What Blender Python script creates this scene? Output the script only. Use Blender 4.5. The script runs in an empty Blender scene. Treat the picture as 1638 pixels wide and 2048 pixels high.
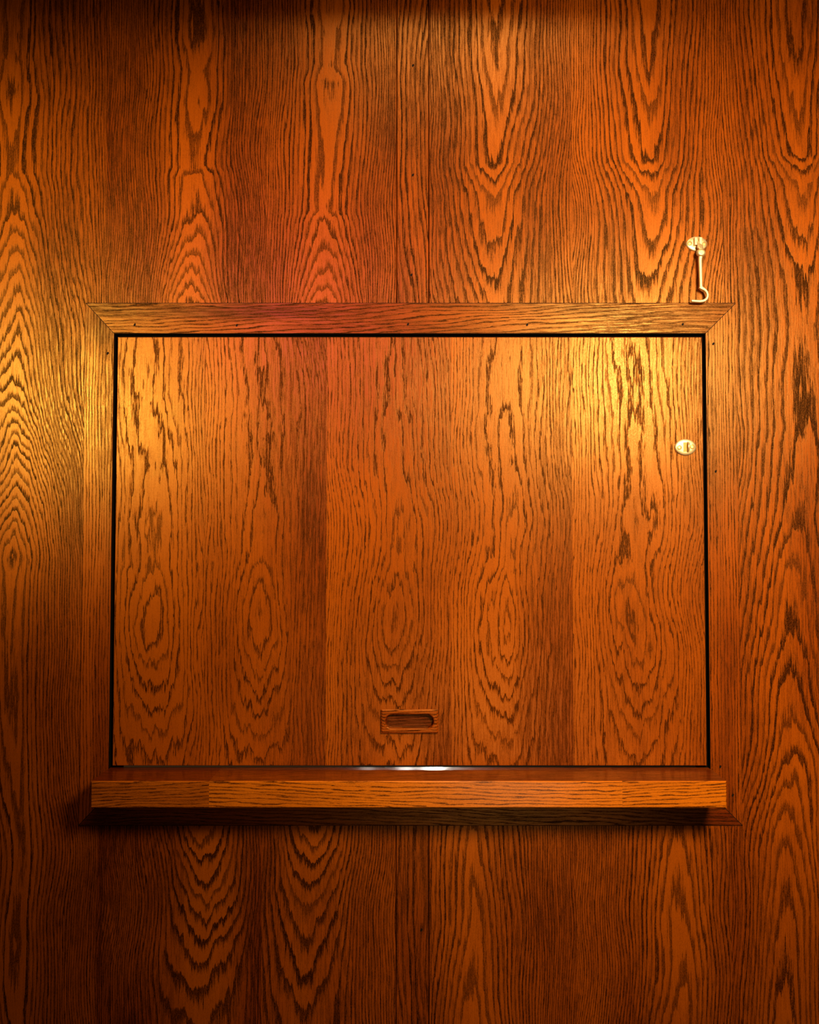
import bpy, bmesh, math
import numpy as np

S = bpy.context.scene
COL = S.collection

# ------------------------------------------------------------------ camera
F_PX, D_CAM, EYE = 1911.0, 1.53, 1.45
PITCH = math.atan(76.0 / F_PX)
PPX, PPY = 846.0, 1024.0
cam_d = bpy.data.cameras.new('camera')
cam_d.sensor_fit = 'VERTICAL'
cam_d.sensor_height = 36.0
cam_d.lens = F_PX / 2048.0 * 36.0
cam_d.shift_x = -(PPX - 819.0) / 2048.0
cam_d.clip_start = 0.02
cam = bpy.data.objects.new('camera', cam_d)
COL.objects.link(cam)
cam.location = (0.0, -D_CAM, EYE)
cam.rotation_euler = (math.radians(90) + PITCH, 0, 0)
S.camera = cam


def at(X, Y, y=0.0):
    """photo pixel -> (x, z) in metres on the vertical plane at depth y"""
    up = (PPY - Y) / F_PX
    t = (D_CAM + y) / (math.cos(PITCH) - up * math.sin(PITCH))
    return ((X - PPX) / F_PX * t, EYE + t * (math.sin(PITCH) + up * math.cos(PITCH)))


# ------------------------------------------------------------------ view + world
vs = S.view_settings
vs.view_transform = 'Standard'
vs.look = 'None'
vs.gamma = 1.0
vs.use_curve_mapping = False
vs.exposure = 0.16
w = bpy.data.worlds.new('world')
S.world = w
w.use_nodes = True
w.node_tree.nodes['Background'].inputs[0].default_value = (1.0, 0.5, 0.2, 1)
w.node_tree.nodes['Background'].inputs[1].default_value = 0.022


# ------------------------------------------------------------------ lamps of the room and added fill lights
def lamp(name, kind, loc, power, color, radius=0.1, target=None, angle=60, blend=1.0):
    l = bpy.data.lights.new(name, kind)
    l.energy = power
    l.color = color
    l.shadow_soft_size = radius
    o = bpy.data.objects.new(name, l)
    COL.objects.link(o)
    o.location = loc
    if kind == 'SPOT':
        l.spot_size = math.radians(angle)
        l.spot_blend = blend
    if target is not None:
        import mathutils
        v = mathutils.Vector(target) - mathutils.Vector(loc)
        o.rotation_euler = v.to_track_quat('-Z', 'Y').to_euler()
    return o


WARM = (1.0, 0.70, 0.36)
lamp('pendant_lamp', 'SPOT', (0.55, -1.15, 1.95), 86, WARM, 0.16, (0.40, 0, 1.60), 96, 1.0)
lamp('corner_lamp', 'SPOT', (-0.98, -1.20, 1.87), 64, (1.0, 0.74, 0.26), 0.13, (-0.62, 0, 1.82), 50, 1.0)
lamp('added_top_light', 'SPOT', (0.12, -0.72, 2.78), 27, (1.0, 0.60, 0.28), 0.22, (0.05, 0, 1.9), 78, 1.0)  # added light from above, brightens the upper wall
lamp('coloured_lamp', 'SPOT', (-0.34, -1.25, 2.10), 9, (1.0, 0.12, 0.85), 0.16, (-0.18, 0, 1.82), 36, 1.0)
lamp('low_fill_light', 'SPOT', (0.25, -1.35, 0.98), 7, WARM, 0.25, (0.08, 0, 1.00), 42, 1.0)  # added fill for the ledge front and the rail below it
# lamps in the room behind the hatch
for bx_, pw in ((0.030, 2.0), (-0.046, 0.22), (-0.145, 0.06)):
    lamp('back_room_lamp', 'POINT', (bx_, 1.0, 1.345), pw, (1.0, 0.94, 0.84), 0.020)


# ------------------------------------------------------------------ smooth lattice noise
def vnoise(x, y, seed):
    rng = np.random.RandomState(seed)
    T = rng.rand(256, 256)
    xi = np.floor(x).astype(int); yi = np.floor(y).astype(int)
    fx = x - xi; fy = y - yi
    fx = fx * fx * (3 - 2 * fx); fy = fy * fy * (3 - 2 * fy)
    a = T[xi % 256, yi % 256]; b = T[(xi + 1) % 256, yi % 256]
    c = T[xi % 256, (yi + 1) % 256]; d = T[(xi + 1) % 256, (yi + 1) % 256]
    return (a * (1 - fx) + b * fx) * (1 - fy) + (c * (1 - fx) + d * fx) * fy - 0.5


# ------------------------------------------------------------------ materials
def nd(nt, t, **kw):
    n = nt.nodes.new(t)
    for k, v in kw.items():
        setattr(n, k, v)
    return n


def math_n(nt, op, a, b=None, c=None, clamp=False):
    n = nt.nodes.new('ShaderNodeMath')
    n.operation = op
    n.use_clamp = clamp
    for i, v in enumerate((a, b, c)):
        if v is None:
            continue
        if isinstance(v, (int, float)):
            n.inputs[i].default_value = v
        else:
            nt.links.new(v, n.inputs[i])
    return n.outputs[0]


def mapr(nt, v, a, b, c=0.0, d=1.0, smooth=True):
    n = nt.nodes.new('ShaderNodeMapRange')
    n.interpolation_type = 'SMOOTHSTEP' if smooth else 'LINEAR'
    n.clamp = True
    nt.links.new(v, n.inputs['Value'])
    for k, x in (('From Min', a), ('From Max', b), ('To Min', c), ('To Max', d)):
        n.inputs[k].default_value = x
    return n.outputs['Result']


def noise_n(nt, vec, sx, sy, detail=2.0, rough=0.55, off=0.0):
    m = nt.nodes.new('ShaderNodeMapping')
    nt.links.new(vec, m.inputs['Vector'])
    m.inputs['Scale'].default_value = (sx, sy, 1)
    m.inputs['Location'].default_value = (off, off * 0.37, off * 1.3)
    n = nt.nodes.new('ShaderNodeTexNoise')
    n.inputs['Scale'].default_value = 1.0
    n.inputs['Detail'].default_value = detail
    n.inputs['Roughness'].default_value = rough
    nt.links.new(m.outputs[0], n.inputs['Vector'])
    return n.outputs[0]


def mixc(nt, f, a, b):
    n = nt.nodes.new('ShaderNodeMix')
    n.data_type = 'RGBA'
    if isinstance(f, float):
        n.inputs[0].default_value = f
    else:
        nt.links.new(f, n.inputs[0])
    for i, v in ((6, a), (7, b)):
        if isinstance(v, tuple):
            n.inputs[i].default_value = v + (1,)
        else:
            nt.links.new(v, n.inputs[i])
    return n.outputs[2]


def wood(name, light, deep, dark, jag=0.20, line=0.40, pore=0.8, rough=0.30, coat=0.0, coat_rough=0.22, spec=0.75):
    """stained oak: growth-ring lines at every whole number of the 'ring' field, broken into pores along the grain"""
    m = bpy.data.materials.new(name)
    m.use_nodes = True
    nt = m.node_tree
    bs = nt.nodes['Principled BSDF']
    ring = nd(nt, 'ShaderNodeAttribute', attribute_name='ring').outputs['Fac']
    tone = nd(nt, 'ShaderNodeAttribute', attribute_name='tone').outputs['Fac']
    gco = nd(nt, 'ShaderNodeAttribute', attribute_name='gco').outputs['Vector']
    n1 = noise_n(nt, gco, 110, 24, 3, 0.6, 1.0)
    n2 = noise_n(nt, gco, 190, 5, 2, 0.6, 5.0)
    comb = noise_n(nt, gco, 620, 34, 2, 0.6, 31.0)
    wob = math_n(nt, 'ADD', math_n(nt, 'MULTIPLY', math_n(nt, 'SUBTRACT', n1, 0.5), jag * 2.2),
                 math_n(nt, 'MULTIPLY', math_n(nt, 'SUBTRACT', n2, 0.5), 0.8))
    wob = math_n(nt, 'ADD', wob, math_n(nt, 'MULTIPLY', math_n(nt, 'SUBTRACT', comb, 0.5), jag * 0.9))
    F = math_n(nt, 'ADD', ring, wob)
    fr = math_n(nt, 'FRACT', F)
    fl = math_n(nt, 'FLOOR', F)
    wn = nd(nt, 'ShaderNodeTexWhiteNoise', noise_dimensions='1D')
    nt.links.new(fl, wn.inputs['W'])
    strength = mapr(nt, wn.outputs['Value'], 0.0, 1.0, 0.7, 1.0, False)
    # dark early wood: sharp on one side, feathering out in single pores on the other
    up = mapr(nt, fr, 0.0, 0.08)
    frd = math_n(nt, 'ADD', fr, math_n(nt, 'MULTIPLY', math_n(nt, 'SUBTRACT', comb, 0.5), 0.9))
    dn = mapr(nt, frd, line * 0.6, line * 1.5, 1.0, 0.0)
    lines = math_n(nt, 'MULTIPLY', math_n(nt, 'MULTIPLY', up, dn), strength)
    # pores: short dashes and long streaks running with the grain
    p1 = noise_n(nt, gco, 620, 30, 3, 0.65, 9.0)
    p2 = noise_n(nt, gco, 520, 90, 3, 0.65, 13.0)
    p3 = noise_n(nt, gco, 330, 9, 3, 0.6, 41.0)
    dash = math_n(nt, 'MAXIMUM', mapr(nt, p1, 0.44, 0.62), mapr(nt, p3, 0.48, 0.66, 0.0, 0.9))
    lines = math_n(nt, 'MULTIPLY', lines, mapr(nt, p2, 0.30, 0.50, 0.72, 1.0))
    thr = mapr(nt, tone, 0.0, 0.8, 0.22, 1.15, False)
    pores = math_n(nt, 'MULTIPLY', math_n(nt, 'MULTIPLY', dash, pore), thr)
    n4 = noise_n(nt, gco, 1500, 420, 2, 0.7, 21.0)
    fleck = mapr(nt, n4, 0.30, 0.70, -0.25, 0.25, False)
    mask = math_n(nt, 'MAXIMUM', lines, pores)
    mask = math_n(nt, 'ADD', mask, fleck, None, True)
    n3 = noise_n(nt, gco, 30, 5, 3, 0.6, 17.0)
    tmix = math_n(nt, 'ADD', tone, math_n(nt, 'MULTIPLY', math_n(nt, 'SUBTRACT', n3, 0.5), 0.55), None, True)
    body = mixc(nt, tmix, light, deep)
    colr = mixc(nt, mask, body, dark)
    nt.links.new(colr, bs.inputs['Base Color'])
    nt.links.new(math_n(nt, 'MULTIPLY', math_n(nt, 'SUBTRACT', 1.0, math_n(nt, 'MULTIPLY', mask, 0.85)), spec), bs.inputs['Specular IOR Level'])
    r = math_n(nt, 'ADD', math_n(nt, 'MULTIPLY', mask, 0.16), rough)
    nt.links.new(r, bs.inputs['Roughness'])
    bs.inputs['Specular Tint'].default_value = (1.0, 0.74, 0.24, 1)
    bs.inputs['Coat Weight'].default_value = coat
    bs.inputs['Coat Roughness'].default_value = coat_rough
    bp = nt.nodes.new('ShaderNodeBump')
    bp.inputs['Strength'].default_value = 0.22
    bp.inputs['Distance'].default_value = 0.0006
    nt.links.new(math_n(nt, 'SUBTRACT', 1.0, mask), bp.inputs['Height'])
    nt.links.new(bp.outputs[0], bs.inputs['Normal'])
    return m


LIGHT, DEEP, DARK = (0.52, 0.104, 0.0020), (0.19, 0.0185, 0.0010), (0.026, 0.0050, 0.0008)
M_WALL = wood('stained_oak_veneer', LIGHT, DEEP, DARK)
M_PANEL = wood('hatch_oak_veneer', (0.50, 0.102, 0.0020), (0.20, 0.020, 0.0010), (0.058, 0.0112, 0.0008), jag=0.44, line=0.28, pore=0.75)
M_TRIM = wood('stained_oak_moulding', (0.46, 0.085, 0.0020), (0.17, 0.018, 0.0010), (0.030, 0.006, 0.0008), jag=0.30, line=0.30, pore=0.6)
M_SILL = wood('honey_oak_ledge', (0.88, 0.225, 0.004), (0.24, 0.030, 0.0015), (0.08, 0.016, 0.001), jag=0.4, line=0.28, pore=0.6, rough=0.30, coat=0.6, coat_rough=0.16)


def plain(name, col, rough=0.5, metal=0.0, noise=0.0, spec=0.5):
    m = bpy.data.materials.new(name)
    m.use_nodes = True
    nt = m.node_tree
    bs = nt.nodes['Principled BSDF']
    bs.inputs['Roughness'].default_value = rough
    bs.inputs['Metallic'].default_value = metal
    bs.inputs['Specular IOR Level'].default_value = spec
    tc = nd(nt, 'ShaderNodeTexCoord').outputs['Object']
    n = noise_n(nt, tc, 300, 300, 3, 0.6, 2.0)
    c = mixc(nt, mapr(nt, n, 0.35, 0.7), tuple(max(0, x * (1 - noise)) for x in col), col)
    nt.links.new(c, bs.inputs['Base Color'])
    return m


M_BRASS = plain('worn_brass', (0.84, 0.66, 0.38), 0.40, 0.6, 0.12)
M_BRASS_DK = plain('tarnished_brass', (0.45, 0.24, 0.06), 0.45, 0.6, 0.3)
M_SCREW = plain('dull_brass', (0.66, 0.42, 0.15), 0.45, 0.6, 0.2)
M_BLACK = plain('black_felt_seal', (0.004, 0.004, 0.002), 0.9, 0, 0.3, 0.1)
M_NAIL_JOINT_SHADE = plain('dark_nail_hole_joint_shade', (0.010, 0.005, 0.003), 0.8, 0, 0.3, 0.2)
M_CREAM = plain('grey_green_plaster', (0.11, 0.12, 0.08), 0.8, 0, 0.1)
M_CEIL = plain('brown_soffit_paint', (0.05, 0.02, 0.006), 0.8, 0, 0.1)


# ------------------------------------------------------------------ mesh helpers
def link(name, me, parent=None):
    o = bpy.data.objects.new(name, me)
    COL.objects.link(o)
    if parent is not None:
        o.parent = parent
    return o


def empty(name, loc, label, cat):
    o = bpy.data.objects.new(name, None)
    o.empty_display_size = 0.02
    COL.objects.link(o)
    o.location = loc
    o['label'] = label
    o['category'] = cat
    return o


def wood_mesh(name, patches, mat, parent=None, offset=(0, 0, 0)):
    """patches: (P[n,m,3], ring[n,m], gco[n,m,3], tone[n,m], skip[n-1,m-1] or None); one mesh with grain fields stored on it"""
    V, R, G, T, Q = [], [], [], [], []
    base = 0
    for P, ring, gco, tone, skip in patches:
        n, m = ring.shape
        idx = np.arange(n * m).reshape(n, m) + base
        q = np.stack([idx[:-1, :-1], idx[1:, :-1], idx[1:, 1:], idx[:-1, 1:]], -1)
        Q.append(q[~skip] if skip is not None else q.reshape(-1, 4))
        V.append(P.reshape(-1, 3)); R.append(ring.ravel()); G.append(gco.reshape(-1, 3)); T.append(tone.ravel())
        base += n * m
    V = np.concatenate(V) - np.array(offset); Q = np.concatenate(Q)
    me = bpy.data.meshes.new(name)
    me.vertices.add(len(V)); me.vertices.foreach_set('co', V.astype(np.float32).ravel())
    me.loops.add(Q.size); me.loops.foreach_set('vertex_index', Q.astype(np.int32).ravel())
    me.polygons.add(len(Q)); me.polygons.foreach_set('loop_start', np.arange(0, Q.size, 4, dtype=np.int32))
    me.update(calc_edges=True)
    for nm, tp, key, arr in (('ring', 'FLOAT', 'value', np.concatenate(R)), ('tone', 'FLOAT', 'value', np.concatenate(T)),
                             ('gco', 'FLOAT_VECTOR', 'vector', np.concatenate(G))):
        a = me.attributes.new(nm, tp, 'POINT')
        a.data.foreach_set(key, arr.astype(np.float32).ravel())
    me.materials.append(mat)
    bm = bmesh.new(); bm.from_mesh(me)
    loose = [v for v in bm.verts if not v.link_faces]
    bmesh.ops.delete(bm, geom=loose, context='VERTS')
    for f in bm.faces:
        f.smooth = False
    bm.to_mesh(me); bm.free()
    return link(name, me, parent)


def axis(a, b, step, extra=()):
    """sample points from a to b, always including the extra ones"""
    pts = [a] + sorted(e for e in extra if a + 1e-5 < e < b - 1e-5) + [b]
    out = [a]
    for p, q in zip(pts[:-1], pts[1:]):
        n = max(1, int(math.ceil((q - p) / step)))
        out += list(np.linspace(p, q, n + 1)[1:])
    return np.array(out)


def board(x0, x1, z0, z1, yf, yb, field, step=0.004, seams=(), hole=None, hole2=None, cham=0.0012, warp=None, along='z', extra_x=(), extra_z=(), rows=()):
    """a flat board facing -y with chamfered edges; veneer leaves meet at the seams; warp(x,z)->(x,z) cuts mitres"""
    patches = []
    xb = [x0] + [s for s in seams if x0 < s < x1] + [x1]
    ez = list(extra_z); ex = list(extra_x)
    for h in (hole, hole2):
        if h:
            ex += [h[0], h[1]]; ez += [h[2], h[3]]
    zs = axis(z0 + cham, z1 - cham, step, ez)
    zs = np.concatenate([[z0, z0], zs, [z1, z1]])
    dz = np.full(len(zs), yf); dz[[1, -2]] = yf + cham; dz[[0, -1]] = yb
    for yr in rows:                     # extra rows on the top edge
        zs = np.insert(zs, -1, z1); dz = np.insert(dz, -1, yr)
    for i in range(len(xb) - 1):
        a, b = xb[i], xb[i + 1]
        first, last = i == 0, i == len(xb) - 2
        xs = axis(a + (cham if first else 0), b - (cham if last else 0), step, ex)
        dx = np.full(len(xs), yf)
        if first:
            xs = np.concatenate([[a, a], xs]); dx = np.concatenate([[yb, yf + cham], dx])
        if last:
            xs = np.concatenate([xs, [b, b]]); dx = np.concatenate([dx, [yf + cham, yb]])
        X, Z = np.meshgrid(xs, zs, indexing='ij')
        Y = np.maximum(dx[:, None], dz[None, :])
        if warp:
            X, Z = warp(X, Z)
        ring, tone = field(X, Y, Z, i)
        if along == 'z':
            g = np.stack([X + (Y - yf) * 0.9 + i * 7.3, Z, 0 * X + i], -1)
        else:
            g = np.stack([Z + (Y - yf) * 0.9, X, 0 * X + i], -1)
        skip = None
        if hole or hole2:
            cx = 0.5 * (xs[:-1] + xs[1:])[:, None]; cz = 0.5 * (zs[:-1] + zs[1:])[None, :]
            skip = np.zeros((len(xs) - 1, len(zs) - 1), bool)
            for h in (hole, hole2):
                if h:
                    skip |= (cx > h[0]) & (cx < h[1]) & (cz > h[2]) & (cz < h[3])
        patches.append((np.stack([X, Y, Z], -1), ring, g, tone, skip))
    return patches


# drawing units for the veneer: 1 unit = 0.8 mm, measured from the photo
def to_u(x):
    return PPX + x * 1250.0


def to_v(z):
    return 1100.0 - (z - EYE) * 1250.0


def uv(X, Y):
    x, z = at(X, Y)
    return to_u(x), to_v(z)


def knots_v(kn):
    return np.array([uv(846, y)[1] for y, g in kn]), np.array([g for y, g in kn], float)


def flame(centres, kn, k=1 / 9.0, s=24.0, L=95.0, fine=1 / 4.6, seed=1, base=0.25, core=-0.22, mean=0.9, grad=0.0, wob=9.0, zig=1.0):
    """one veneer leaf: cathedral figure round a wandering centre line, straight fine grain on its flanks"""
    cp = [uv(X, Y) for X, Y in centres]
    cv = np.array([p[1] for p in cp]); cu = np.array([p[0] for p in cp])
    kv, kg = knots_v(kn)

    def f(u, v):
        c = np.interp(v, cv, cu) + wob * 2 * vnoise(v / 150.0 + seed * 3.7, v * 0 + seed, seed)
        d = u - c
        d = d + 10 * vnoise(u / 40.0, v / 130.0 + seed, seed + 5)
        vv = v + zig * 16 * vnoise(u / 15.0, v / 90.0, seed + 9) + zig * 8 * vnoise(u / 6.0, v / 40.0, seed + 10)
        G = np.interp(vv, kv, kg)
        ad = np.abs(d)
        F = k * (np.sqrt(d * d + s * s) - s) + G * np.exp(-(ad / L) ** 2.2)
        F = F + (fine - k) * np.log1p(np.exp((ad - L) / 14.0)) * 14.0
        F = F + mean * vnoise(u / 34.0, v / 240.0, seed + 2) + 0.5 * mean * vnoise(u / 14.0, v / 110.0, seed + 3)
        t = base + core * np.exp(-(ad / 62.0) ** 2) + grad * np.clip(d / 120.0, -1.2, 1.2)
        t = t + 0.5 * vnoise(u / 90.0, v / 260.0, seed + 4)
        return F, t
    return f


# ------------------------------------------------------------------ key measures (metres)
FX0, FX1 = -0.5440, 0.5080          # frame outer
FZ1 = at(175, 607)[1]
FZ0 = at(1483, 1650)[1]
IX0, IX1 = at(217, 1538)[0], at(1421, 1538)[0]   # clear opening
IZ1 = at(800, 667)[1]
IZS = at(800, 1537.5)[1]            # ledge top
IZ0 = IZS - 0.040                   # ledge underside = top of lower rail
FX0, FX1 = IX0 - 0.0455, IX1 + 0.0490
PX0, PX1 = IX0 + 0.0050, IX1 - 0.0048
PZ1, PZ0 = IZ1 - 0.0052, IZS + 0.0042
YF = -0.0015                         # face of the frame
YP = 0.003                          # face of the hatch panel
PT = 0.006                          # panel thickness
WX0, WX1, WZ0, WZ1 = -1.05, 1.05, 0.45, 2.375
print('frame', FX0, FX1, FZ0, FZ1, 'open', IX0, IX1, IZ0, IZS, IZ1)

# ------------------------------------------------------------------ wall
LA = [(-100, .3), (0, .45), (110, .75), (190, .2), (285, 1.04), (345, 1.16), (385, .3), (430, 0), (470, -1), (510, -2), (550, -3), (600, -4), (640, -5),
      (690, -6), (730, -7), (765, -8), (800, -9.2), (850, -11), (900, -13), (950, -15), (1000, -17), (1050, -19), (1095, -20.5), (1118, -21), (1150, -20.7),
      (1300, -20), (1500, -19.4), (2100, -18)]
LB = [(-100, .4), (0, .55), (70, .2), (140, .75), (210, .3), (270, .85), (288, 1.05), (335, 1.2), (352, .5), (425, 0), (468, -1), (508, -2), (545, -3), (577, -4),
      (606, -5), (1600, -1), (1645, 0), (1690, 1), (1718, 2), (1768, 3), (1800, 4), (1838, 5), (1874, 6), (1925, 7), (1985, 8), (2060, 9), (2200, 11)]
LC = [(-100, 1.0), (20, .6), (60, 1.05), (130, 1.2), (165, .4), (255, .7), (365, 1.02), (425, 1.15), (445, .3), (472, 0), (510, -1), (545, -2), (578, -3), (606, -4),
      (1600, -1), (1645, 0), (1690, 1), (1722, 2), (1762, 3), (1805, 4), (1865, 5), (1940, 6), (2010, 7), (2120, 8)]
RA = [(-150, -1.0), (60, -.1), (90, .06), (135, .2), (222, 1), (328, 2), (354, 3), (386, 4), (475, 5), (545, 6), (620, 7), (1590, 0), (1682, -1), (1803, -2), (1962, -3), (2120, -4)]
RB = [(-150, -1.0), (50, -.1), (95, .06), (140, .2), (215, 1), (322, 2), (346, 3), (380, 4), (478, 5), (555, 6), (640, 7), (1590, 0), (1662, -1), (1792, -2), (1960, -3), (2120, -4)]
RC = [(-150, -1.0), (100, .05), (190, 1), (308, 2), (330, 3), (365, 4), (470, 5), (545, 6), (650, 6.6), (855, 6.0), (885, 5.7), (1045, 5.05), (1085, 4.6), (1135, 4), (1275, 3), (1335, 2), (1440, 1),
      (1500, 0), (1560, -1), (1620, -2), (1702, -3), (1818, -4), (1968, -5), (2120, -6)]

leaf_far = flame([(-200, 0), (-210, 2048)], LB, seed=71, base=.6)
leaf_a = flame([(22, 0), (30, 300), (22, 600), (25, 1120), (40, 2048)], LA, k=1 / 11.0, L=170, seed=11, base=.50, core=-.4)
leaf_b = flame([(392, 0), (394, 300), (392, 605), (405, 1650), (405, 2048)], LB, seed=23, base=.62, core=-.55, s=40, L=84, mean=.7)
leaf_c = flame([(655, 0), (650, 350), (652, 605), (622, 1650), (612, 2048)], LC, seed=37, base=.50, core=-.45, s=40, L=84, mean=.7)
leaf_d = flame([(1000, 0), (992, 250), (996, 605), (950, 1650), (945, 2048)], RA, seed=41, base=.40, core=-.36, k=1 / 9.0, L=118, s=38, mean=.45, zig=.9)
leaf_e = flame([(1296, 0), (1302, 250), (1300, 605), (1362, 1650), (1355, 2048)], RB, seed=53, base=.40, core=-.36, k=1 / 9.0, L=118, s=38, mean=.45, zig=.9)
leaf_f = flame([(1592, 0), (1600, 400), (1612, 860), (1590, 1270), (1580, 1700), (1575, 2048)], RC, seed=67, base=.52, core=-.25, k=1 / 9.5, L=124, s=40, mean=.45, zig=.9)
leaf_g = flame([(1910, 0), (1900, 2048)], RC, seed=79, base=.45)


def wall_field(leaves):
    def f(X, Y, Z, i):
        return leaves[i](to_u(X), to_v(Z))
    return f


def seam(X, Y=300):
    return at(X, Y)[0]


SX_L, SX_R = at(793, 1024)[0], at(857.5, 1024)[0]
HOLE = (IX0 + 0.012, IX1 - 0.012, IZ0 - 0.004, IZ1 - 0.014)
TH = 0.014
HOLE_S = (IX0 - 0.002, IX1 + 0.002, IZ0 - 0.004, IZ1 + 0.002)
p = board(WX0, SX_L - 0.0006, WZ0, WZ1, 0.0, TH, wall_field([leaf_far, leaf_a, leaf_b, leaf_c]),
          seams=(-0.98, seam(205, 1000), seam(528, 1000)), hole=HOLE_S, cham=0.0008)
p += board(SX_R + 0.0006, WX1, WZ0, WZ1, 0.0, TH, wall_field([leaf_d, leaf_e, leaf_f, leaf_g]),
           seams=(seam(1148, 1000), seam(1452, 1000), seam(1745, 1000)), hole=HOLE_S, cham=0.0008)
wall = wood_mesh('wall_back', p, M_WALL)
wall['kind'] = 'structure'


# narrow boards covering the joint between the two wall sheets
def batten_field(seed, sl):
    def f(X, Y, Z, i):
        u, v = to_u(X), to_v(Z)
        d = u - 815
        F = d / 11.0 + sl * np.cos((v - 120) / 260.0) * 3.2 + 1.3 * vnoise(u / 25.0, v / 120.0, seed) + 0.004 * v * sl
        t = .42 + .5 * vnoise(u / 60.0, v / 200.0, seed + 1)
        return F, t
    return f


def nail(parent, x, z, y, k=0):
    """small dark countersunk nail head"""
    bm = bmesh.new()
    r = 0.0021
    rings = []
    for rr, yy in ((r, 0.0004), (r * 0.95, -0.0003), (r * 0.55, -0.0001)):
        rings.append([bm.verts.new((rr * math.cos(a) * 0.85 + 0.0006 * math.sin(a), yy, rr * 1.15 * math.sin(a))) for a in np.linspace(0, 2 * math.pi, 13)[:-1]])
    for a, b in zip(rings[:-1], rings[1:]):
        for i in range(12):
            bm.faces.new((a[i], a[(i + 1) % 12], b[(i + 1) % 12], b[i]))
    bm.faces.new(rings[-1])
    bmesh.ops.recalc_face_normals(bm, faces=bm.faces)
    me = bpy.data.meshes.new('nail')
    bm.to_mesh(me); bm.free()
    me.materials.append(M_NAIL_JOINT_SHADE)
    o = link('nail', me, parent)
    o.location = (x, y, z)
    return o


for nm, za, zb, seed, sl, nails in (('trim_1', FZ1 + 0.0006, WZ1, 5, 1.0, ((826, 131), (826, 350), (823, 550))), ('trim_2', WZ0, FZ0 - 0.0006, 8, 0.15, ((843, 1860),))):
    b = wood_mesh(nm, board(SX_L + 0.0006, SX_R - 0.0006, za, zb, -0.0002, TH, batten_field(seed, sl), cham=0.0005), M_WALL)
    b['kind'] = 'structure'
    for X, Y in nails:
        x, z = at(X, Y)
        nail(b, x, z, -0.0002)

# backing behind the joints so no light leaks, with the same opening
bk = board(WX0, WX1, WZ0, WZ1, TH, TH + 0.05, lambda X, Y, Z, i: (X * 60, X * 0 + .6), step=0.5, hole=HOLE, cham=0.0005)
back = wood_mesh('wall_core', bk, M_TRIM)
back['kind'] = 'structure'


def box_mesh(name, lo, hi, mat, parent=None, bevel=0.0):
    bm = bmesh.new()
    bmesh.ops.create_cube(bm, size=1.0)
    for v in bm.verts:
        v.co = [lo[i] + (v.co[i] + 0.5) * (hi[i] - lo[i]) for i in range(3)]
    if bevel:
        bmesh.ops.bevel(bm, geom=list(bm.edges), offset=bevel, segments=2, affect='EDGES', profile=0.7)
    me = bpy.data.meshes.new(name)
    bm.to_mesh(me); bm.free()
    me.materials.append(mat)
    return link(name, me, parent)


# the dropped ceiling that shades the top of the wall, and the room behind the hatch
c = box_mesh('ceiling', (WX0, -0.10, WZ1), (WX1, TH + 0.05, WZ1 + 0.12), M_CEIL)
c['kind'] = 'structure'
c = box_mesh('wall_rear', (-0.22, 1.5, WZ0), (WX1, 1.55, WZ1 + 0.12), M_CREAM)
c['kind'] = 'structure'

# ------------------------------------------------------------------ hatch frame: four mitred boards
fr = empty('hatch_frame', ((FX0 + FX1) / 2, YF, FZ0), 'flat mitred wooden frame with dark nail heads around the closed serving hatch', 'frame')
FO = tuple(fr.location)


def child_fix(o):
    o.location = (0, 0, 0)
    return o


def rail_field(seed, slope, per, base, blobs=()):
    def f(X, Y, Z, i):
        u, v = to_u(X), to_v(Z) + (Y - YF) * 1000
        F = (v + slope * u + 7 * np.sin(u / 260.0 + seed)) / per + 1.4 * vnoise(u / 170.0, v / 22.0, seed) + .5 * vnoise(u / 60.0, v / 10.0, seed + 1)
        t = base + .7 * vnoise(u / 170.0, v / 25.0, seed + 2)
        for (a, b, ra, rb, amt) in blobs:
            t = t + amt * np.exp(-((u - a) / ra) ** 4 - ((v - b) / rb) ** 4)
        return F, t
    return f


def stile_field(seed, per, base, blobs=()):
    def f(X, Y, Z, i):
        u, v = to_u(X) + (Y - YF) * 1000, to_v(Z)
        F = u / per + 1.2 * vnoise(u / 20.0, v / 260.0, seed) + .5 * vnoise(u / 9.0, v / 90.0, seed + 1)
        t = base + .7 * vnoise(u / 25.0, v / 220.0, seed + 2)
        for (a, b, ra, rb, amt) in blobs:
            t = t + amt * np.exp(-((u - a) / ra) ** 4 - ((v - b) / rb) ** 4)
        return F, t
    return f


MG = 0.0004


def w_top(X, Z):
    t = np.clip((FZ1 - Z) / (FZ1 - IZ1), 0, 1)
    s = (X - FX0) / (FX1 - FX0)
    a = FX0 + MG + t * (IX0 - FX0); b = FX1 - MG - t * (FX1 - IX1)
    return a + s * (b - a), Z


def w_bot(X, Z):
    t = np.clip((Z - FZ0) / (IZ0 - FZ0), 0, 1)
    s = (X - FX0) / (FX1 - FX0)
    a = FX0 + MG + t * (IX0 - FX0); b = FX1 - MG - t * (FX1 - IX1)
    return a + s * (b - a), Z


def w_left(X, Z):
    t = np.clip((X - FX0) / (IX0 - FX0), 0, 1)
    s = (Z - FZ0) / (FZ1 - FZ0)
    a = FZ0 + t * (IZ0 - FZ0) + MG; b = FZ1 - t * (FZ1 - IZ1) - MG
    return X, a + s * (b - a)


def w_right(X, Z):
    t = np.clip((FX1 - X) / (FX1 - IX1), 0, 1)
    s = (Z - FZ0) / (FZ1 - FZ0)
    a = FZ0 + t * (IZ0 - FZ0) + MG; b = FZ1 - t * (FZ1 - IZ1) - MG
    return X, a + s * (b - a)


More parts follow.
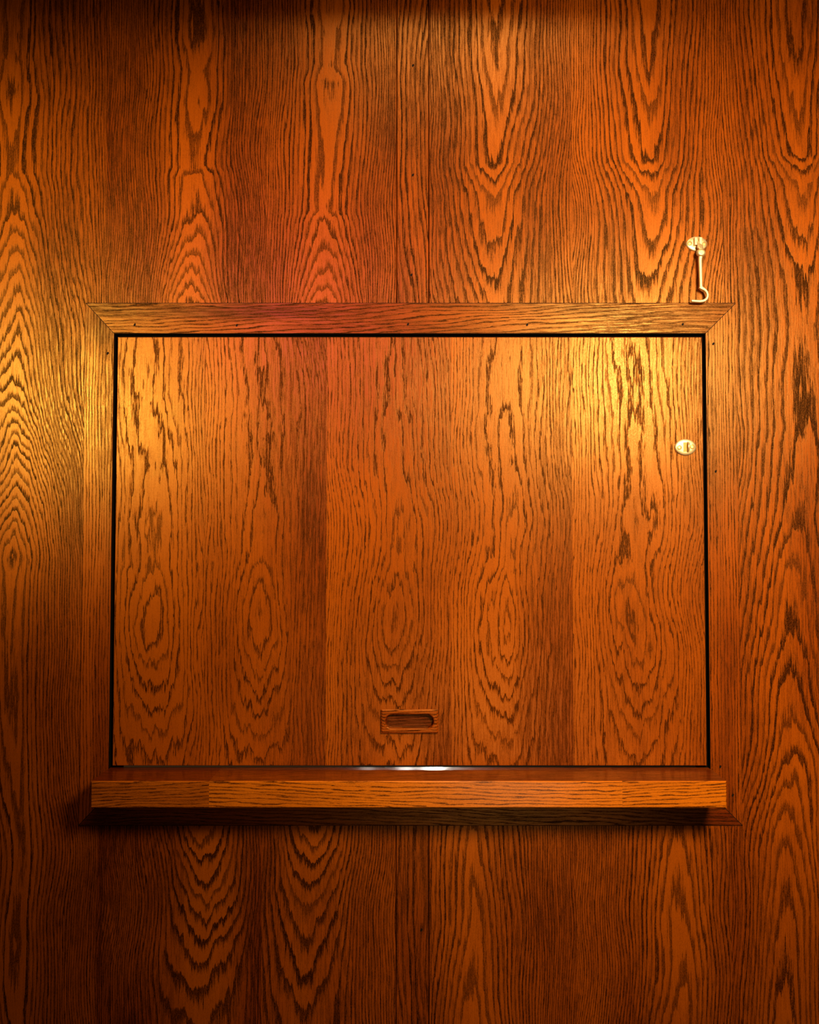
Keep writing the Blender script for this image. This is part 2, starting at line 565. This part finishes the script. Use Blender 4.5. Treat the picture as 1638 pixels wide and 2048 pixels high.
YB = 0.0
top = wood_mesh('top_rail', board(FX0, FX1, IZ1, FZ1, YF, TH, rail_field(3, .05, 8.0, .58, [(420, 615, 330, 16, .35), (1150, 637, 55, 12, -.5)]), cham=.0002, warp=w_top, along='x'), M_TRIM, fr, FO)
bot = wood_mesh('bottom_rail', board(FX0, FX1, FZ0, IZ0, YF, TH, rail_field(6, -.03, 7.0, .62), cham=.0002, warp=w_bot, along='x'), M_TRIM, fr, FO)
stl = wood_mesh('stile', board(FX0, IX0, FZ0, FZ1, YF, TH, stile_field(12, 6.5, .12, [(190, 648, 40, 40, .6)]), cham=.0002, warp=w_left), M_TRIM, fr, FO)
strr = wood_mesh('stile', board(IX1, FX1, FZ0, FZ1, YF, TH, stile_field(15, 6.5, .32), cham=.0002, warp=w_right), M_TRIM, fr, FO)
for par, pts in ((top, ((270, 650), (474, 651), (816, 649), (1054, 650), (1365, 649))), (stl, ((216, 707),)), (strr, ((1426, 688), (1431, 943), (1440, 1533), (1465, 1590)))):
    for X, Y in pts:
        x, z = at(X, Y)
        nail(par, x - FO[0], z - FO[2], YF - FO[1])
# dark strips painted in as shadow at the joints of the frame: along its top and bottom edge and in the four mitres
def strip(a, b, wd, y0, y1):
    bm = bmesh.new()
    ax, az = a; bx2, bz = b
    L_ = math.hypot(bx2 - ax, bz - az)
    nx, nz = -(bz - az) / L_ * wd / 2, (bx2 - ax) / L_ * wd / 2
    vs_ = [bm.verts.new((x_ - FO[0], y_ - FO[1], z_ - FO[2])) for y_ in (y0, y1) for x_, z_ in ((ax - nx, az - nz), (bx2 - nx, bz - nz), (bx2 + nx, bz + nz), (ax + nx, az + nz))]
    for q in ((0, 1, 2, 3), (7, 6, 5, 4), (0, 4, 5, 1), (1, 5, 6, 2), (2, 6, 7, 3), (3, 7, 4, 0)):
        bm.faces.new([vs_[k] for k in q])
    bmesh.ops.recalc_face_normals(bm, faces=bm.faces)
    me = bpy.data.meshes.new('joint_shadow_line'); bm.to_mesh(me); bm.free(); me.materials.append(M_NAIL_JOINT_SHADE)
    link('joint_shadow_line', me, fr)


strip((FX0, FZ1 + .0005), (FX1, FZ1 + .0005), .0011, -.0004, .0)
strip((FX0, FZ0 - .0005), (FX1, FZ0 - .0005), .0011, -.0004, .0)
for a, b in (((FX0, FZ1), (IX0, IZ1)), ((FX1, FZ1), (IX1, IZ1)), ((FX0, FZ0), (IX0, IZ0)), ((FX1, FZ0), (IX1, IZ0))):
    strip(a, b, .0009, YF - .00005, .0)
# black felt seal in the rebate behind the panel (top and both sides)
bm = bmesh.new()
ys0, ys1 = YP + PT + 0.0004, YP + PT + 0.005
for lo, hi in (((IX0 + .0003, ys0, IZ1 - 0.022), (IX1 - .0003, ys1, IZ1 - .0003)), ((IX0 + .0003, ys0, IZS + .0003), (IX0 + 0.020, ys1, IZ1 - 0.022)), ((IX1 - 0.020, ys0, IZS + .0003), (IX1 - .0003, ys1, IZ1 - 0.022)),
               ((IX0 + .0003, .0, IZ1 - .0012), (IX1 - .0003, ys0, IZ1 - .0002)), ((IX0 + .0002, .0, IZS + .0003), (IX0 + .0010, ys0, IZ1 - .0012)), ((IX1 - .0010, .0, IZS + .0003), (IX1 - .0002, ys0, IZ1 - .0012))):
    r = bmesh.ops.create_cube(bm, size=1.0)
    for v in r['verts']:
        v.co = [lo[i] + (v.co[i] + 0.5) * (hi[i] - lo[i]) - FO[i] for i in range(3)]
me = bpy.data.meshes.new('seal'); bm.to_mesh(me); bm.free(); me.materials.append(M_BLACK)
sl = link('seal', me, fr)
sl['label'] = 'black seal in the gap around the hatch panel'

# ------------------------------------------------------------------ hatch panel
ht = empty('serving_hatch', ((PX0 + PX1) / 2, YP, PZ0), 'closed rectangular wooden serving hatch panel with finger pull and brass catch', 'hatch')
HO = tuple(ht.location)
PU0, PZA = at(762, 1466, YP); PU1, PZB = at(876, 1418, YP)
HP = (PU0 + 0.004, PU1 - 0.004, PZA + 0.004, PZB - 0.004)


def panel_kn(dy, extra=0.0):
    b = [(620, 2.5), (720, 1.9), (790, 2.15), (860, 1.7), (930, 1.95), (1000, 1.55), (1040, 1.08), (1100, 1.2 + extra), (1135, 1.02), (1150, .6), (1188, 0), (1215, -.35), (1245, -.5), (1275, -.3), (1293, 0),
         (1335, 1), (1378, 2), (1420, 3), (1466, 4), (1512, 5), (1560, 6)]
    return [(y + dy, g) for y, g in b]


pl = []
for j, (cx, dy, bs_, gr) in enumerate(((300, 4, .12, .10), (527, -8, .32, .22), (790, 0, .26, .18), (1015, 6, .24, .22), (1272, 4, .18, .18))):
    pl.append(flame([(cx - 4, 640), (cx + 3, 1000), (cx, 1240), (cx - 4, 1540)], panel_kn(dy), k=1 / 10.5, s=30, L=62, fine=1 / 6.5, seed=101 + j * 13, base=bs_ + .06, core=-.16, mean=1.3, grad=gr, wob=9, zig=1.4))


def panel_field(X, Y, Z, i):
    return pl[i](to_u(X), to_v(Z))


wood_mesh('panel', board(PX0, PX1, PZ0, PZ1, YP, YP + PT, panel_field, step=0.0036, seams=(seam(407, 1200), seam(652, 1200), seam(903, 1200), seam(1146, 1200)), hole=HP, cham=0.0008)
          + [(np.array([[[PX0, YP + PT, PZ0], [PX0, YP + PT, PZ1]], [[PX1, YP + PT, PZ0], [PX1, YP + PT, PZ1]]]), np.zeros((2, 2)), np.zeros((2, 2, 3)), np.ones((2, 2)) * .5, None)],
          M_PANEL, ht, HO)

# recessed finger pull
N = 64
cx, cz = (PU0 + PU1) / 2, (PZA + PZB) / 2
hw, hh = (PU1 - PU0) / 2, (PZB - PZA) / 2
sw, sh = (at(867, 1440)[0] - at(770, 1440)[0]) / 2, (at(800, 1429)[1] - at(800, 1458)[1]) / 2


def rrect(a, b, r, n=N):
    """n points round a rounded rectangle, matched by arc position between loops of the same n"""
    pts = []
    q = n // 4
    for cxs, czs, a0 in ((a - r, b - r, 0), (-(a - r), b - r, 90), (-(a - r), -(b - r), 180), (a - r, -(b - r), 270)):
        for i in range(q):
            t = math.radians(a0 + 90 * i / (q - 1))
            pts.append((cxs + r * math.cos(t), czs + r * math.sin(t)))
    return pts


YPL = YP - 0.0045
loops = [(rrect(hw, hh, .0012), YP + 0.0), (rrect(hw, hh, .0012), YPL + .0016), (rrect(hw - .0022, hh - .0022, .001), YPL), (rrect(sw + .0012, sh + .0012, sh), YPL),
         (rrect(sw, sh, sh - .0004), YPL + .0010), (rrect(sw - .0006, sh - .0006, sh - .0008), YP + .0036), (rrect(sw - .0022, sh - .0022, sh - .0026), YP + .0048), (rrect(sw * .55, sh * .3, sh * .28), YP + .0052)]
P = np.zeros((len(loops), N + 1, 3))
for i, (lp, y) in enumerate(loops):
    for j in range(N + 1):
        P[i, j] = (cx + lp[j % N][0], y, cz + lp[j % N][1])
P = P[:, ::-1]


def pull_attr(P, t0):
    v = to_v(P[..., 2]); u = to_u(P[..., 0])
    F = v / 6.0 + .01 * u + .8 * vnoise(u / 40.0, v / 8.0, 77) + P[..., 1] * 120
    g = np.stack([P[..., 2] + P[..., 1], P[..., 0], 0 * F + 5], -1)
    return F, g, 0 * F + t0


F_, g_, t_ = pull_attr(P[:6], .15)
pull = wood_mesh('finger_pull', [(P[:6], F_, g_, t_, None)], M_TRIM, ht, HO)
P2 = P[5:]
last = np.broadcast_to(P2[-1:].mean(1, keepdims=True), (1, N + 1, 3)).copy()
P2 = np.concatenate([P2, last])
F_, g_, t_ = pull_attr(P2, 1.0)  # full dark tone paints the shadow into the recess floor
wood_mesh('recess', [(P2, F_, g_, t_, None)], M_TRIM, pull, HO)


# ------------------------------------------------------------------ brass fittings
def ellipse_plate(name, a, b, th, mat, parent, loc, slot=None, tip=0.0):
    """domed oval plate facing -y; tip sharpens its left end a little"""
    n = 48
    prof = [(1.0, 0.0), (1.0, -th * .45), (.96, -th * .75), (.88, -th * .95), (.6, -th), (.3, -th * 1.02)]
    bm = bmesh.new()
    rings = []
    for s, y in prof:
        rr = []
        for i in range(n):
            t = 2 * math.pi * i / n
            ca, sa = math.cos(t), math.sin(t)
            x = a * s * ca
            z = b * s * sa * (1 - tip * max(0, -ca) ** 2)
            rr.append(bm.verts.new((x, y, z)))
        rings.append(rr)
    for p_, q_ in zip(rings[:-1], rings[1:]):
        for i in range(n):
            bm.faces.new((p_[i], p_[(i + 1) % n], q_[(i + 1) % n], q_[i]))
    bm.faces.new(rings[-1])
    bmesh.ops.recalc_face_normals(bm, faces=bm.faces)
    me = bpy.data.meshes.new(name)
    bm.to_mesh(me); bm.free()
    for pgn in me.polygons:
        pgn.use_smooth = True
    me.materials.append(mat)
    o = link(name, me, parent)
    o.location = loc
    return o


def screw(parent, loc, r=0.0036):
    """countersunk brass screw: rim, dished head and a centre drive"""
    n = 24
    bm = bmesh.new()
    prof = [(r, 0.0006), (r, -.0005), (r * .85, -.0008), (r * .8, -.0002), (r * .55, -.0003), (r * .42, -.0003), (r * .40, .0006), (r * .1, .0006)]
    rings = [[bm.verts.new((s * math.cos(2 * math.pi * i / n), y, s * math.sin(2 * math.pi * i / n))) for i in range(n)] for s, y in prof]
    for p_, q_ in zip(rings[:-1], rings[1:]):
        for i in range(n):
            bm.faces.new((p_[i], p_[(i + 1) % n], q_[(i + 1) % n], q_[i]))
    bm.faces.new(rings[-1])
    bmesh.ops.recalc_face_normals(bm, faces=bm.faces)
    me = bpy.data.meshes.new('screw')
    bm.to_mesh(me); bm.free()
    me.materials.append(M_SCREW)
    o = link('screw', me, parent)
    o.location = loc
    return o


def sweep(name, path, sizes, mat, parent, power=4.0, n=16, normal=(0, -1, 0)):
    """solid bar along a path; each station has a (half width in plan, half depth) superellipse section"""
    path = np.array(path, float)
    nrm = np.array(normal, float)
    bm = bmesh.new()
    rings = []
    for i, p_ in enumerate(path):
        t = path[min(i + 1, len(path) - 1)] - path[max(i - 1, 0)]
        t /= np.linalg.norm(t)
        sd = np.cross(t, nrm); sd /= np.linalg.norm(sd)
        up = np.cross(sd, t)
        w_, d_ = sizes[i]
        rr = []
        for k in range(n):
            a = 2 * math.pi * (k + .5) / n
            ca, sa = math.cos(a), math.sin(a)
            e = 2.0 / power
            rr.append(bm.verts.new(p_ + sd * w_ * math.copysign(abs(ca) ** e, ca) + up * d_ * math.copysign(abs(sa) ** e, sa)))
        rings.append(rr)
    for p_, q_ in zip(rings[:-1], rings[1:]):
        for k in range(n):
            bm.faces.new((p_[k], p_[(k + 1) % n], q_[(k + 1) % n], q_[k]))
    bm.faces.new(rings[0]); bm.faces.new(rings[-1])
    bmesh.ops.recalc_face_normals(bm, faces=bm.faces)
    me = bpy.data.meshes.new(name)
    bm.to_mesh(me); bm.free()
    me.materials.append(mat)
    return link(name, me, parent)


U = 0.0008 * 1.01                   # one drawing unit near the hook

# oval catch plate on the hatch
x, z = at(1370, 894.5, YP)
cpl = ellipse_plate('catch_plate', 21.6 * U, 16.4 * U, .0030, M_BRASS, ht, (x - HO[0], 0 - .0001, z - HO[2]), tip=.12)
cpl['label'] = 'oval brass catch plate'
screw(cpl, (-12.2 * U, -.0030, -1.0 * U)); screw(cpl, (13.2 * U, -.0030, .5 * U))
box_mesh('slot', (-4.2 * U, -.0033, -9.5 * U), (9 * U, -.0026, 9.2 * U), M_BRASS_DK, cpl, .0002)
arc = [(4.5 * U, -.002 - .0052 * math.sin(a), -7.2 * U * math.cos(a)) for a in np.linspace(0, math.pi, 13)]
sweep('staple', arc, [(3.6 * U, 1.5 * U)] * 13, M_BRASS, cpl, 4, 12, (1, 0, 0))

# cabin hook on the wall above the hatch
x, z = at(1392.6, 488.4)
hk = empty('cabin_hook', (x, 0, z), 'brass cabin hook hanging from an oval plate on the wall above the hatch', 'hook')
bp_ = ellipse_plate('back_plate', 21.2 * U, 15.2 * U, .0030, M_BRASS, hk, (0, -.0001, 0), tip=.1)
screw(bp_, (-14.3 * U, -.0029, .3 * U)); screw(bp_, (14.8 * U, -.0029, -.6 * U), .0032)
for a, b in ((-6.5, -1.2), (3.0, 8.6)):
    box_mesh('lug', (a * U, -.0100, -5 * U), (b * U, -.0020, 10.5 * U), M_BRASS, bp_, .0008)
YH = -.0125
arm_p, arm_s = [], []
for px_, pz_, yy, w_, d_ in ((1.0, 2, -.0075, 2.0, 2.0), (1.6, -3, -.0085, 2.4, 2.4), (3.0, -7.5, -.0105, 6.0, 2.6), (3.6, -11.5, -.0115, 6.4, 3.2), (4.0, -15, YH, 4.6, 3.6), (4.4, -24, YH, 5.0, 4.2),
                             (3.2, -31, YH, 4.4, 4.2), (2.6, -38, YH, 4.0, 3.9), (3.0, -60, YH, 3.6, 3.6), (3.4, -84, YH, 3.3, 3.3), (3.6, -90, YH, 3.5, 3.3), (4.2, -93.5, YH, 5.2, 3.4)):
    arm_p.append((px_ * U, yy, pz_ * U)); arm_s.append((w_ * U, d_ * U))
arm = sweep('hook_arm', arm_p, arm_s, M_BRASS, hk, 3.0, 16)
cp_, cs_ = [], []
for px_, pz_, w_ in ((3.4, -92.0, 4.2), (8.0, -94.8, 3.4), (12.0, -97.6, 3.0), (15.0, -101.6, 2.9), (16.5, -106.4, 2.9), (16.2, -111, 2.9), (14.2, -115.2, 3.0), (10.6, -118.2, 3.1), (6.0, -119.6, 3.1), (1.0, -120.0, 3.0), (-5.0, -119.8, 2.9), (-15.6, -119.0, 2.7)):
    cp_.append((px_ * U, YH, pz_ * U)); cs_.append((w_ * U, 3.4 * U))
sweep('hook_tip', cp_, cs_, M_BRASS, arm, 3.0, 16)
# round boss with a flat bright end, turned a little to the right
bm = bmesh.new()
bmesh.ops.create_uvsphere(bm, u_segments=24, v_segments=14, radius=1.0)
for v in bm.verts:
    v.co = (v.co.x * 9.4 * U + 4.0 * U, max(v.co.y, -.72) * 7.5 * U + YH - .001, v.co.z * 8.2 * U - 23.2 * U)
me = bpy.data.meshes.new('boss'); bm.to_mesh(me); bm.free(); me.materials.append(M_BRASS)
for pg in me.polygons:
    pg.use_smooth = True
link('boss', me, arm)

# ------------------------------------------------------------------ ledge under the hatch
LX0, LX1 = IX0 + .0004, IX1 - .0004
YL = -0.0815


def ledge_field(X, Y, Z, i):
    u, v = to_u(X), to_v(Z) + (Y - YL) * 650
    F = (v + (.05, -.015, .02)[i] * u + 6 * np.sin(u / 210.0)) / 6.5 + 1.3 * vnoise(u / 150.0, v / 20.0, 301 + i) + .5 * vnoise(u / 50.0, v / 9.0, 305 + i)
    t = (.38, .06, .16)[i] + .4 * vnoise(u / 200.0, v / 40.0, 311) + .75 * np.clip((Y - YL - .0015) / .002, 0, 1)
    return F, t


lb = board(LX0, LX1, IZ0 + .0003, IZS, YL, 0.012, ledge_field, step=.004, seams=(at(418, 1590, YL)[0], at(1245, 1590, YL)[0]), cham=.0013, along='x', rows=(YL + .0035,))
ledge = wood_mesh('ledge', lb, M_SILL, None, ((LX0 + LX1) / 2, YL, IZ0))
ledge.location = ((LX0 + LX1) / 2, YL, IZ0)
ledge['label'] = 'thick glossy wooden ledge jutting out under the closed serving hatch'
ledge['category'] = 'ledge'
